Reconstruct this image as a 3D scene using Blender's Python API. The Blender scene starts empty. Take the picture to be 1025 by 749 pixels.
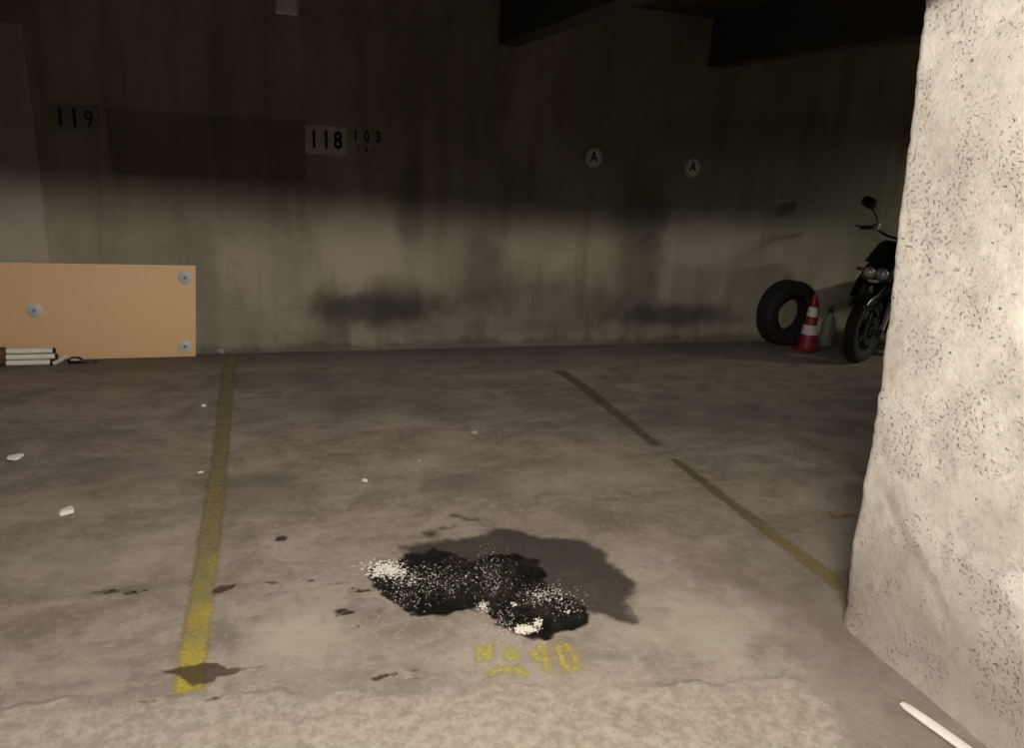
import bpy, bmesh, math, random
import numpy as np
from mathutils import Vector, Matrix, noise

random.seed(7); np.random.seed(7)
S = bpy.context.scene
COL = S.collection

# ------------------------------------------------------------------ camera
F, CX, CY = 760.0, 512.5, 374.5
CAM_H = 1.65
_Y = np.array([-255.5, 240.0, -F]); _Y /= np.linalg.norm(_Y)
_X = np.array([2338.0, 84.0, -F]); _X -= _Y * (_X @ _Y); _X /= np.linalg.norm(_X)
_Z = np.cross(_X, _Y)
ROT = np.array([_X, _Y, _Z])
CPOS = np.array([0.0, 0.0, CAM_H])
cam_d = bpy.data.cameras.new('camera'); cam = bpy.data.objects.new('camera', cam_d); COL.objects.link(cam)
cam_d.sensor_fit = 'HORIZONTAL'; cam_d.sensor_width = 36.0; cam_d.lens = F / 1025.0 * 36.0
cam_d.clip_start = 0.05; cam_d.clip_end = 100
M = Matrix([list(ROT[i]) + [CPOS[i]] for i in range(3)] + [[0, 0, 0, 1]])
cam.matrix_world = M
S.camera = cam

# ------------------------------------------------------------------ world and exposure
w = bpy.data.worlds.new('world'); S.world = w; w.use_nodes = True
w.node_tree.nodes['Background'].inputs[0].default_value = (0.9, 0.95, 1.0, 1)
w.node_tree.nodes['Background'].inputs[1].default_value = 0.0
S.view_settings.view_transform = 'Standard'; S.view_settings.look = 'None'
S.view_settings.gamma = 1.0; S.view_settings.use_curve_mapping = False
S.view_settings.exposure = 0.0
S.cycles.use_denoising = True; S.cycles.diffuse_bounces = 1; S.cycles.caustics_reflective = False

# the two fluorescent lamps of the garage (built as fixtures further down)
LAMP_A = dict(loc=(0.42, 0.30, 2.60), rz=math.radians(11), length=1.2, strength=490.0, color=(1.0, 0.925, 0.835), n=2, gap=0.10)
LAMP_B = dict(loc=(9.1, 3.4, 2.14), rz=math.radians(60), length=0.35, strength=1500.0, color=(0.95, 0.92, 0.74), n=1, gap=0.0, shade=0.022)
BEAM_Z = 2.285       # underside of the cross beam between the pillars
BEAM_Y = (1.45, 1.80)
WALL = 6.10
CEIL = 2.80

# ------------------------------------------------------------------ pixel -> place
def ray(u, v): return ROT @ np.array([(u - CX) / F, -(v - CY) / F, -1.0])
def fl(u, v, z=0.0):
    d = ray(u, v); t = (z - CPOS[2]) / d[2]; return CPOS + t * d
def wl(u, v, y=WALL):
    d = ray(u, v); t = y / d[1]; return CPOS + t * d

# ------------------------------------------------------------------ node helper
class G:
    def __init__(self, name):
        self.m = bpy.data.materials.new(name); self.m.use_nodes = True
        self.t = self.m.node_tree; self.t.nodes.clear()
        self.out = self.t.nodes.new('ShaderNodeOutputMaterial')
        self._co = None; self.sc = {}; self._sep = None
    def n(self, typ, ins=None, **props):
        nd = self.t.nodes.new('ShaderNode' + typ)
        for k, v in props.items(): setattr(nd, k, v)
        for k, v in (ins or {}).items(): self.put(nd.inputs[k], v)
        return nd
    def put(self, sock, v):
        if isinstance(v, bpy.types.NodeSocket): self.t.links.new(v, sock)
        else:
            if hasattr(sock.default_value, '__len__') and not hasattr(v, '__len__'): v = [v] * len(sock.default_value)
            if hasattr(sock.default_value, '__len__') and len(sock.default_value) == 4 and len(v) == 3: v = (*v, 1)
            sock.default_value = v
    def co(self):
        if not self._co: self._co = self.n('TexCoord').outputs['Object']
        return self._co
    def noise(self, scale, detail=4, rough=0.55, vec=None, dist=0.0, stretch=None):
        v = vec or self.co()
        if stretch: v = self.n('Mapping', {'Vector': v, 'Scale': stretch}).outputs[0]
        return self.n('TexNoise', {'Vector': v, 'Scale': scale, 'Detail': detail, 'Roughness': rough, 'Distortion': dist}).outputs['Fac']
    def voro(self, scale, feature='F1', vec=None):
        return self.n('TexVoronoi', {'Vector': vec or self.co(), 'Scale': scale}, feature=feature).outputs['Distance']
    def math(self, op, a, b=0.0, clamp=False):
        nd = self.n('Math', operation=op, use_clamp=clamp)
        self.put(nd.inputs[0], a); self.put(nd.inputs[1], b); return nd.outputs[0]
    def ramp(self, f, a, b, lo=0.0, hi=1.0):
        nd = self.n('MapRange', {'Value': f, 'From Min': a, 'From Max': b, 'To Min': lo, 'To Max': hi}, interpolation_type='SMOOTHSTEP')
        return nd.outputs[0]
    def mix(self, f, a, b, mode='MIX'):
        nd = self.n('Mix', data_type='RGBA', blend_type=mode)
        self.put(nd.inputs[0], f); self.put(nd.inputs[6], a); self.put(nd.inputs[7], b); return nd.outputs[2]
    def sep(self, vec=None):
        if vec is None:
            if not self._sep: self._sep = self.n('SeparateXYZ', {0: self.co()}).outputs
            return self._sep
        return self.n('SeparateXYZ', {0: vec or self.co()}).outputs
    def spot(self, c, r, axes='XY', wob=0.25, soft=0.5, nscale=4.0):
        """ragged elliptical stain mask, 1 inside"""
        s = self.sep(); a = {'X': 0, 'Y': 1, 'Z': 2}
        d = []
        for i in (0, 1):
            d.append(self.math('DIVIDE', self.math('SUBTRACT', s[a[axes[i]]], c[i]), r[i]))
        q = self.math('SQRT', self.math('ADD', self.math('MULTIPLY', d[0], d[0]), self.math('MULTIPLY', d[1], d[1])))
        if nscale not in self.sc: self.sc[nscale] = self.noise(nscale, 4, 0.6)
        nz = self.sc[nscale]
        q = self.math('ADD', q, self.math('MULTIPLY', self.math('SUBTRACT', nz, 0.5), wob * 4))
        return self.ramp(q, 1.0 + soft, 1.0 - soft)
    def bsdf(self, color, rough=0.8, metal=0.0, bump=None, bd=0.02, spec=0.5, alpha=None, **extra):
        ins = {'Base Color': color, 'Roughness': rough, 'Metallic': metal, 'Specular IOR Level': spec}
        ins.update(extra)
        b = self.n('BsdfPrincipled', ins)
        if alpha is not None: self.put(b.inputs['Alpha'], alpha)
        if bump is not None:
            self.put(b.inputs['Normal'], self.n('Bump', {'Height': bump, 'Strength': 1.0, 'Distance': bd}).outputs[0])
        self.t.links.new(b.outputs[0], self.out.inputs[0]); return self.m

def simple(name, col, rough=0.5, metal=0.0, var=0.12, scale=20, bump=0.0, spec=0.5):
    g = G(name)
    nz = g.noise(scale, 4)
    c = g.mix(nz, [x * (1 - var) for x in col], [min(1, x * (1 + var)) for x in col])
    return g.bsdf(c, rough, metal, nz if bump else None, bump, spec)

# ------------------------------------------------------------------ materials of the setting
def m_floor():
    g = G('floor_concrete'); s = g.sep()
    big = g.noise(0.7, 5, 0.6, dist=0.6); mid = g.noise(3.2, 6, 0.65, dist=0.4); fine = g.noise(26, 6, 0.7); grit = g.noise(150, 3, 0.7)
    sm = g.noise(1.7, 4, 0.5, dist=1.2, stretch=(0.6, 1.6, 1))
    sm2 = g.noise(5.5, 6, 0.62, dist=0.7, stretch=(0.8, 1.5, 1))
    c = g.mix(g.ramp(mid, 0.36, 0.64), (0.215, 0.180, 0.145), (0.335, 0.285, 0.235))
    c = g.mix(g.ramp(big, 0.50, 0.66, 0, 0.5), c, (0.175, 0.150, 0.124))
    c = g.mix(g.ramp(sm, 0.50, 0.62, 0, 0.45), c, (0.40, 0.345, 0.29))
    c = g.mix(g.ramp(sm2, 0.52, 0.66, 0, 0.40), c, (0.43, 0.375, 0.31))
    c = g.mix(g.ramp(sm2, 0.46, 0.36, 0, 0.40), c, (0.165, 0.138, 0.112))
    c = g.mix(g.ramp(fine, 0.52, 0.64, 0, 0.40), c, (0.44, 0.385, 0.32))
    c = g.mix(g.ramp(fine, 0.46, 0.36, 0, 0.45), c, (0.16, 0.132, 0.108))
    c = g.mix(g.ramp(grit, 0.55, 0.68, 0, 0.30), c, (0.13, 0.11, 0.09))
    # paler, rougher slab of the driving aisle (near edge)
    wob = g.math('MULTIPLY', g.math('SUBTRACT', g.noise(7, 6, 0.65), 0.5), 0.22)
    edge = g.math('ADD', g.math('MULTIPLY', s[0], 0.205), g.math('ADD', s[1], wob))     # joint line drifts nearer to the right
    aisle = g.ramp(edge, 2.11, 2.02)
    xlim = g.ramp(g.math('ADD', s[0], g.math('MULTIPLY', wob, 1.0)), 1.72, 1.66)
    aisle = g.math('MULTIPLY', aisle, xlim)
    rough_a = g.noise(24, 8, 0.78)
    ca = g.mix(g.ramp(rough_a, 0.40, 0.60), (0.27, 0.228, 0.185), (0.47, 0.41, 0.345))
    c = g.mix(g.math('MULTIPLY', aisle, 0.6), c, ca)
    crack = g.math('MULTIPLY', g.ramp(g.math('ABSOLUTE', g.math('SUBTRACT', edge, 2.07)), 0.020, 0.004), g.ramp(g.noise(3.0, 4), 0.40, 0.56))
    crack = g.math('MULTIPLY', crack, xlim)
    c = g.mix(g.math('MULTIPLY', crack, 0.4), c, (0.13, 0.11, 0.09))
    bounce_cut = g.ramp(g.math('ADD', s[1], g.math('MULTIPLY', wob, 1.5)), 1.05, 0.75)  # unseen dark floor behind the camera, added to cut bounce onto the wall
    c = g.mix(g.math('MULTIPLY', bounce_cut, 0.85), c, g.mix(fine, (0.05, 0.046, 0.042), (0.085, 0.078, 0.07)))
    # worn, darker traffic film beside the pillar
    side = g.math('MULTIPLY', g.ramp(g.math('ADD', s[0], g.math('MULTIPLY', wob, 2.0)), 1.60, 1.76), g.ramp(s[1], 3.0, 2.0))
    c = g.mix(g.math('MULTIPLY', side, 0.5), c, (0.16, 0.135, 0.11))
    # old smudges and broader dark patches with a place of their own
    for (u, v, rx, ry, k) in ((470, 482, .22, .13, .55), (262, 488, .26, .20, .45), (350, 402, .5, .22, .35), (130, 590, .28, .03, .4), (90, 480, .5, .25, .25), (640, 420, .5, .2, .25),
                              (445, 408, .3, .12, .3), (760, 410, .7, .5, .35), (300, 380, .9, .18, .3), (600, 520, .25, .12, .2), (440, 385, .7, .12, .3)):
        p = fl(u, v)
        c = g.mix(g.math('MULTIPLY', g.spot(p[:2], (rx, ry), 'XY', 0.35, 0.6, 3.5), k), c, (0.12, 0.105, 0.088))
    for (u, v, rx, ry, k) in ((300, 640, .16, .13, .5), (420, 465, .22, .10, .35), (600, 470, .4, .2, .3), (620, 560, .25, .15, .25), (705, 625, .30, .16, .55), (660, 590, .2, .12, .3), (120, 560, .35, .2, .25)):
        p = fl(u, v)
        c = g.mix(g.math('MULTIPLY', g.spot(p[:2], (rx, ry), 'XY', 0.45, 0.7, 7), k), c, (0.47, 0.41, 0.33))
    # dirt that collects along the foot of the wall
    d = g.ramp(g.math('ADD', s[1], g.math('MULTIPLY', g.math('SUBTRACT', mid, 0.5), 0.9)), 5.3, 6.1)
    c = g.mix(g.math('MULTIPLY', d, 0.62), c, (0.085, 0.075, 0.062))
    h = g.math('ADD', g.math('MULTIPLY', mid, 0.6), g.math('ADD', g.math('MULTIPLY', fine, 0.35), g.math('MULTIPLY', grit, 0.12)))
    h = g.math('ADD', h, g.math('MULTIPLY', g.math('MULTIPLY', rough_a, aisle), 0.25))
    h = g.math('SUBTRACT', h, g.math('MULTIPLY', crack, 0.15))
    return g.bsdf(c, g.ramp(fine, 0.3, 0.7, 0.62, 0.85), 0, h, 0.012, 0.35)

def m_wall():
    g = G('wall_concrete'); s = g.sep()
    big = g.noise(0.9, 5, 0.6, dist=0.5); mid = g.noise(4, 6, 0.65); fine = g.noise(38, 5, 0.7)
    streak = g.noise(3.4, 5, 0.6, stretch=(1.6, 1, 0.22)); streak2 = g.noise(9, 4, 0.6, stretch=(1.5, 1, 0.12))
    c = g.mix(g.ramp(big, 0.35, 0.68), (0.275, 0.245, 0.186), (0.385, 0.345, 0.268))
    c = g.mix(g.ramp(streak, 0.46, 0.68, 0, 0.5), c, (0.165, 0.143, 0.105))
    c = g.mix(g.ramp(streak2, 0.58, 0.74, 0, 0.30), c, (0.36, 0.32, 0.255))
    c = g.mix(g.ramp(mid, 0.58, 0.75, 0, 0.35), c, (0.16, 0.135, 0.10))
    # mortar repairs, and paler patches painted in to brighten the right of the wall
    for (u, v, rx, rz, k) in ((360, 240, .33, .33, .75), (395, 225, .2, .2, .5), (20, 215, .2, .6, .35), (545, 245, .45, .16, .45), (710, 245, .6, .22, .6), (820, 250, .4, .3, .4), (240, 250, .35, .3, .25), (668, 265, .07, .5, .45), (470, 240, .2, .2, .3)):
        p = wl(u, v)
        c = g.mix(g.math('MULTIPLY', g.spot((p[0], p[2]), (rx, rz), 'XZ', 0.2, 0.35, 3), k), c, (0.40, 0.36, 0.29))
    # exhaust soot and damp, with other dark spots towards the motorcycle
    for (u, v, rx, rz, k) in ((372, 310, .50, .13, .80), (400, 305, .28, .20, .70), (335, 315, .16, .22, .55), (672, 316, .62, .10, .75), (640, 280, .22, .5, .55), (560, 305, .9, .22, .50), (760, 275, .2, .3, .2),
                              (480, 270, .16, .4, .45), (205, 290, .12, .5, .3), (470, 335, 1.4, .10, .3), (640, 210, .25, .35, .45), (410, 205, .10, .4, .45), (850, 320, .4, .25, .3)):
        p = wl(u, v)
        c = g.mix(g.math('MULTIPLY', g.spot((p[0], p[2]), (rx, rz), 'XZ', 0.3, 0.6, 4), k), c, (0.040, 0.036, 0.028))
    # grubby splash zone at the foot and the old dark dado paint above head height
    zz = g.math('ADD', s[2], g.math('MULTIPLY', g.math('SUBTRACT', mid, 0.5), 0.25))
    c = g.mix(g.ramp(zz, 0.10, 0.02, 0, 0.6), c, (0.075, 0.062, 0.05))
    p0, p1 = wl(104, 110), wl(308, 180)
    bx = g.math('MULTIPLY', g.math('MULTIPLY', g.ramp(s[0], p0[0], p0[0] + .02), g.ramp(s[0], p1[0], p1[0] - .02)),
                g.math('MULTIPLY', g.ramp(s[2], p1[2] - .05, p1[2]), g.ramp(s[2], p0[2] + .03, p0[2])))
    c = g.mix(g.math('MULTIPLY', bx, 0.40), c, (0.085, 0.045, 0.034))
    # shutter board seams left in the cast concrete
    for z, k in ((0.36, 0.16), (1.46, 0.14)):
        ln = g.ramp(g.math('ABSOLUTE', g.math('SUBTRACT', g.math('ADD', s[2], g.math('MULTIPLY', g.noise(2.5), 0.012)), z)), 0.010, 0.002)
        c = g.mix(g.math('MULTIPLY', ln, k), c, (0.06, 0.052, 0.04))
    h = g.math('ADD', g.math('MULTIPLY', mid, 0.5), g.math('MULTIPLY', fine, 0.25))
    h = g.math('ADD', h, g.math('MULTIPLY', streak, 0.4))
    return g.bsdf(c, 0.85, 0, h, 0.012, 0.3)

def m_pillar():
    g = G('pillar_plaster'); s = g.sep()
    big = g.noise(2.0, 6, 0.62, dist=0.4); mid = g.noise(9, 6, 0.7); fine = g.noise(70, 4, 0.7)
    m2 = g.noise(22, 7, 0.75, dist=0.3)
    c = g.mix(g.ramp(big, 0.36, 0.62), (0.66, 0.60, 0.525), (0.86, 0.795, 0.71))
    c = g.mix(g.ramp(mid, 0.50, 0.68, 0, 0.42), c, (0.50, 0.445, 0.385))
    c = g.mix(g.ramp(m2, 0.50, 0.64, 0, 0.26), c, (0.45, 0.40, 0.35))
    c = g.mix(g.ramp(m2, 0.46, 0.36, 0, 0.35), c, (0.88, 0.825, 0.74))
    c = g.mix(g.ramp(fine, 0.54, 0.66, 0, 0.25), c, (0.34, 0.29, 0.245))
    pit = g.noise(85, 2, 0.5); zone = g.ramp(g.noise(5.5, 6, 0.7), 0.44, 0.62)
    pm = g.math('MULTIPLY', g.ramp(pit, 0.585, 0.68), zone)
    c = g.mix(g.math('MULTIPLY', pm, 0.60), c, (0.20, 0.16, 0.13))
    c = g.mix(g.math('MULTIPLY', zone, 0.22), c, (0.42, 0.37, 0.32))
    big_pit = g.math('MULTIPLY', g.ramp(g.noise(40, 2, 0.5), 0.70, 0.76), g.ramp(g.noise(3.1, 3), 0.45, 0.55))
    c = g.mix(g.math('MULTIPLY', big_pit, 0.7), c, (0.17, 0.14, 0.115))
    pm = g.math('MAXIMUM', pm, big_pit)
    # darker tone on the lowest part and two dabs of white paint
    zz = g.math('ADD', s[2], g.math('MULTIPLY', g.math('SUBTRACT', big, 0.5), 0.8))
    c = g.mix(g.ramp(zz, 0.75, 0.1, 0, 0.55), c, (0.36, 0.315, 0.265))
    wsp = g.math('MAXIMUM', g.spot((1.345, 0.52), (.075, .055), 'YZ', 0.12, 0.3, 9), g.spot((1.34, 0.68), (.02, .10), 'YZ', 0.15, 0.35, 9))
    c = g.mix(wsp, c, (0.88, 0.84, 0.76))
    # a trowel scar
    t = g.math('ADD', g.math('MULTIPLY', s[1], 0.62), g.math('MULTIPLY', s[2], -0.78))
    scar = g.math('MULTIPLY', g.ramp(g.math('ABSOLUTE', g.math('SUBTRACT', g.math('ADD', t, g.math('MULTIPLY', g.math('SUBTRACT', mid, .5), .05)), 0.72)), 0.03, 0.005), g.spot((1.72, 0.45), (.25, .25), 'YZ', .2, .4))
    c = g.mix(g.math('MULTIPLY', scar, 0.4), c, (0.30, 0.26, 0.22))
    h = g.math('SUBTRACT', g.math('ADD', g.math('MULTIPLY', mid, 0.5), g.math('MULTIPLY', fine, 0.3)), g.math('MULTIPLY', pm, 0.5))
    return g.bsdf(c, 0.85, 0, h, 0.010, 0.3)

def m_ceiling():
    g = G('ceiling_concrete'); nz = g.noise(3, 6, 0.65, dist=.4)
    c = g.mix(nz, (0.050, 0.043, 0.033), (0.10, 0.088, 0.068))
    return g.bsdf(c, 0.9, 0, g.noise(20, 5), 0.01, 0.25)

FLOOR, WALLM, PILLAR, CEILM = m_floor(), m_wall(), m_pillar(), m_ceiling()

# ------------------------------------------------------------------ mesh helper
class MB:
    def __init__(self): self.v = []; self.f = []
    def add(self, vs, fs):
        o = len(self.v); self.v += [tuple(map(float, p)) for p in vs]; self.f += [tuple(i + o for i in f) for f in fs]; return self
    def box(self, lo, hi, rot=None, bev=0.0):
        bm = bmesh.new(); bmesh.ops.create_cube(bm, size=1.0)
        c = (Vector(lo) + Vector(hi)) / 2; d = Vector(hi) - Vector(lo)
        for v in bm.verts: v.co = Vector((v.co.x * d.x, v.co.y * d.y, v.co.z * d.z))
        if bev: bmesh.ops.bevel(bm, geom=list(bm.edges), offset=bev, segments=2, affect='EDGES', profile=0.6)
        for v in bm.verts: v.co = c + ((rot @ v.co) if rot else v.co)
        bm.verts.index_update(); self.add([v.co for v in bm.verts], [[v.index for v in f.verts] for f in bm.faces]); bm.free(); return self
    def tube(self, pts, r, n=10, cap=True, flat=1.0):
        pts = [Vector(p) for p in pts]; rs = r if hasattr(r, '__len__') else [r] * len(pts)
        rings = []; up = None
        for i, p in enumerate(pts):
            t = (pts[min(i + 1, len(pts) - 1)] - pts[max(i - 1, 0)]).normalized()
            if up is None: up = Vector((0, 0, 1)) if abs(t.z) < 0.9 else Vector((1, 0, 0))
            a = t.cross(up).normalized(); b = a.cross(t).normalized(); up = b
            rings.append([p + (a * math.cos(2 * math.pi * k / n) + b * math.sin(2 * math.pi * k / n) * flat) * rs[i] for k in range(n)])
        vs = [q for rg in rings for q in rg]; fs = []
        for i in range(len(rings) - 1):
            for k in range(n): fs.append((i * n + k, i * n + (k + 1) % n, (i + 1) * n + (k + 1) % n, (i + 1) * n + k))
        if cap: fs.append(tuple(range(n))[::-1]); fs.append(tuple((len(rings) - 1) * n + k for k in range(n)))
        return self.add(vs, fs)
    def lathe(self, prof, n=32, axis='Z', org=(0, 0, 0), closed=False, cap=True):
        vs = []; fs = []; m = len(prof); o = Vector(org)
        for k in range(n):
            a = 2 * math.pi * k / n; c, s_ = math.cos(a), math.sin(a)
            for (r, h) in prof:
                p = {'Z': (r * c, r * s_, h), 'Y': (r * c, h, r * s_), 'X': (h, r * c, r * s_)}[axis]
                vs.append(o + Vector(p))
        for k in range(n):
            k2 = (k + 1) % n
            for j in range(m if closed else m - 1):
                j2 = (j + 1) % m; fs.append((k * m + j, k2 * m + j, k2 * m + j2, k * m + j2))
        if cap and not closed:
            fs.append(tuple(k * m for k in range(n))[::-1]); fs.append(tuple(k * m + m - 1 for k in range(n)))
        return self.add(vs, fs)
    def loft(self, secs, n=16, p=2.4):
        """secs: (centre, axis_a, axis_b) superellipse sections"""
        vs = []; fs = []
        for c, a, b in secs:
            c, a, b = Vector(c), Vector(a), Vector(b)
            for k in range(n):
                t = 2 * math.pi * k / n; x, y = math.cos(t), math.sin(t)
                vs.append(c + a * math.copysign(abs(x) ** (2 / p), x) + b * math.copysign(abs(y) ** (2 / p), y))
        for i in range(len(secs) - 1):
            for k in range(n): fs.append((i * n + k, i * n + (k + 1) % n, (i + 1) * n + (k + 1) % n, (i + 1) * n + k))
        fs.append(tuple(range(n))[::-1]); fs.append(tuple((len(secs) - 1) * n + k for k in range(n)))
        return self.add(vs, fs)
    def build(self, name, mat, parent=None, smooth=True, ang=40):
        me = bpy.data.meshes.new(name); me.from_pydata(self.v, [], self.f)
        bm = bmesh.new(); bm.from_mesh(me); bmesh.ops.recalc_face_normals(bm, faces=bm.faces)
        if smooth:
            for f in bm.faces: f.smooth = True
            for e in bm.edges:
                if len(e.link_faces) == 2 and e.calc_face_angle(0) > math.radians(ang): e.smooth = False
        bm.to_mesh(me); bm.free(); me.materials.append(mat)
        o = bpy.data.objects.new(name, me); COL.objects.link(o)
        if parent: o.parent = parent
        return o

def tag(o, label=None, cat=None, group=None, kind=None):
    if label: o['label'] = label
    if cat: o['category'] = cat
    if group: o['group'] = group
    if kind: o['kind'] = kind
    return o
def empty(name, loc, rz=0.0, rx=0.0):
    o = bpy.data.objects.new(name, None); COL.objects.link(o); o.location = loc; o.rotation_euler = (rx, 0, rz); o.empty_display_size = 0.1
    return o

# ------------------------------------------------------------------ structure
XL, XR, YN = -5.0, 10.5, -3.0
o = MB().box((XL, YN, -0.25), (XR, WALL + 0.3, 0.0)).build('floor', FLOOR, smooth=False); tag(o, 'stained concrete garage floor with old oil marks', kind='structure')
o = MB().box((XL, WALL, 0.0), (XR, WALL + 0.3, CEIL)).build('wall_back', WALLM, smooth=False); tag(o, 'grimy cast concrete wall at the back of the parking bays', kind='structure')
o = MB().box((XL, YN, CEIL), (XR, WALL + 0.3, CEIL + 0.2)).build('ceiling', CEILM, smooth=False); tag(o, 'dark concrete ceiling slab', kind='structure')

# pilaster on the wall at the left edge
x1 = wl(46, 230)[0]
o = MB().box((x1 - 0.45, WALL - 0.008, 0.0), (x1, WALL + 0.01, 2.25), bev=0.003).build('trim_1', None or simple('pilaster_render', (0.40, 0.36, 0.295), 0.85, 0, 0.25, 3, 0.01), smooth=False)
tag(o, 'shallow pale concrete pilaster behind the chipboard panel', kind='structure')

# pillar: an end of wall with a slightly raked, chipped far edge
def pillar():
    x0, x1, yn = 2.048, 2.46, 1.02
    nz, H = 110, CEIL
    vs = []; fs = []; prof_n = None
    for i in range(nz + 1):
        z = H * i / nz
        yf = 1.995 + 0.03 * min(1, z / 1.0) + 0.135 * max(0, (z - 0.9) / 1.3)
        ch = 0.030 + 0.05 * max(0, 1 - z / 0.35)          # broken, chamfered far corner, wider at the foot
        pts = []
        for k in range(60): pts.append((x0, yn + (yf - ch - yn) * k / 60.0))
        for k in range(7):
            a = math.pi / 2 * k / 6; pts.append((x0 + ch * 0.8 * (1 - math.cos(a)), yf - ch + ch * math.sin(a)))
        pts += [(x1 - 0.02, yf), (x1, yf - 0.02), (x1, yn + 0.02), (x1 - 0.02, yn), (x0 + 0.02, yn)]
        for (x, y) in pts:
            p = Vector((x, y, z))
            d = noise.fractal(p * 5, 1.0, 2.0, 3) * 0.006 + noise.fractal(p * 28, 1.0, 2.0, 3) * 0.0025
            e = 0.006 * noise.fractal(Vector((x, 3, z * 22)), 1.0, 2.0, 4) if y > yf - ch - 0.01 else 0
            vs.append((x - d - (0.010 * max(0, 1 - z / 0.10) ** 2 if x < 2.2 else 0), y + e + d * 0.5, z))
        prof_n = len(pts)
    for i in range(nz):
        for k in range(prof_n):
            k2 = (k + 1) % prof_n; fs.append((i * prof_n + k, i * prof_n + k2, (i + 1) * prof_n + k2, (i + 1) * prof_n + k))
    fs.append(tuple(range(prof_n))[::-1]); fs.append(tuple(nz * prof_n + k for k in range(prof_n)))
    o = MB().add(vs, fs).build('wall_pillar', PILLAR, ang=70)
    tag(o, 'rough pale plastered concrete pillar with chipped corner', kind='structure')
pillar()

# beams: one across from pillar to pillar, ribs running towards the back wall
mb = MB(); sk = math.tan(math.radians(3.0)); secs = ((XL, 0.06), (-2.0, 0.055), (0.75, 0.0), (1.08, 0.0), (1.32, 0.052), (XR, 0.052))    # skew and raised underside made up to shape the lamp's cutoff
for xx, dz in secs:
    y0, y1 = BEAM_Y[0] - sk * (min(xx, 2.5) - 0.75), BEAM_Y[1] - sk * (min(xx, 2.5) - 0.75)
    mb.v += [(xx, y0, BEAM_Z + dz), (xx, y1, BEAM_Z + dz), (xx, y1, CEIL + 0.01), (xx, y0, CEIL + 0.01)]
for k in range(len(secs) - 1):
    for q in range(4): mb.f.append((k * 4 + q, k * 4 + (q + 1) % 4, k * 4 + 4 + (q + 1) % 4, k * 4 + 4 + q))
mb.f += [(3, 2, 1, 0), tuple(4 * (len(secs) - 1) + q for q in range(4))]
o = mb.build('trim_2', CEILM, smooth=False); tag(o, 'concrete cross beam between the pillars', kind='structure')
for i, xx in enumerate((1.80, 3.66)):
    o = MB().box((xx, BEAM_Y[1], 2.42), (xx + 0.16, WALL, CEIL + 0.01), bev=0.008).build('trim_%d' % (3 + i), CEILM, smooth=False)
    tag(o, 'concrete ceiling rib running to the back wall', kind='structure')


# ------------------------------------------------------------------ lamps (out of the frame, overhead)
def lamp(spec, label):
    x, y, z = spec['loc']; L = spec['length']
    e = empty('fluorescent_lamp', (x, y, z), spec['rz'])
    wm = simple('lamp_housing', (0.7, 0.7, 0.68), 0.4)
    MB().box((-L / 2 - .03, -.05 - spec['gap'] / 2, 0.035), (L / 2 + .03, .05 + spec['gap'] / 2, 0.10), bev=.008).build('housing', wm, e)
    g = G('lamp_glow'); em = g.n('Emission', {'Color': spec['color'], 'Strength': spec['strength']}); g.t.links.new(em.outputs[0], g.out.inputs[0])
    for k in range(spec['n']):
        yy = (k - (spec['n'] - 1) / 2) * spec['gap']
        MB().tube([(-L / 2, yy, 0), (L / 2, yy, 0)], 0.019, 12).build('tube', g.m, e)
        for s_ in (-1, 1): MB().box((s_ * (L / 2 + .012) - .012, yy - .022, -.022), (s_ * (L / 2 + .012) + .012, yy + .022, .04), bev=.004).build('tube_holder', wm, e)
    if spec.get('shade'):  # panels added to keep this lamp's light off the upper wall
        for s_ in (-1, 1): MB().box((-L / 2 - .06, s_ * .10 - .003, -spec['shade']), (L / 2 + .06, s_ * .10 + .003, .10)).build('shade_side', wm, e)
        for s_ in (-1, 1): MB().box((s_ * (L / 2 + .06) - .003, -.103, -spec['shade']), (s_ * (L / 2 + .06) + .003, .103, .10)).build('shade_end', wm, e)
        MB().box((-L / 2 - .06, -.103, .097), (L / 2 + .06, .103, .103)).build('shade_top', wm, e)
    for s_ in (-1, 1): MB().tube([(s_ * L * .3, 0, .09), (s_ * L * .3, 0, CEIL - z + .005)], .008, 8).build('hanger', wm, e)
    tag(e, label, 'lamp')
lamp(LAMP_A, 'twin tube fluorescent lamp under the aisle ceiling')
lamp(LAMP_B, 'short single tube lamp over the bays beyond the motorcycle')

# ------------------------------------------------------------------ flat marks on the floor
def poly_sd(P, pts):
    """signed distance (negative inside) of points P (n,2) to polygon pts"""
    pts = np.asarray(pts); d = np.full(len(P), 1e9); ins = np.zeros(len(P), bool); n = len(pts)
    for i in range(n):
        a, b = pts[i], pts[(i + 1) % n]; e = b - a; wv = P - a
        t = np.clip((wv @ e) / (e @ e + 1e-12), 0, 1); q = wv - t[:, None] * e
        d = np.minimum(d, np.hypot(q[:, 0], q[:, 1]))
        c = ((a[1] > P[:, 1]) != (b[1] > P[:, 1])) & (P[:, 0] < (b[0] - a[0]) * (P[:, 1] - a[1]) / (b[1] - a[1] + 1e-15) + a[0])
        ins ^= c
    return np.where(ins, -d, d)
def blob_sd(P, blobs):
    d = np.full(len(P), 1e9)
    for (x, y, rx, ry) in blobs:
        r = min(rx, ry); d = np.minimum(d, (np.hypot((P[:, 0] - x) / rx, (P[:, 1] - y) / ry) - 1) * r)
    return d
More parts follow.
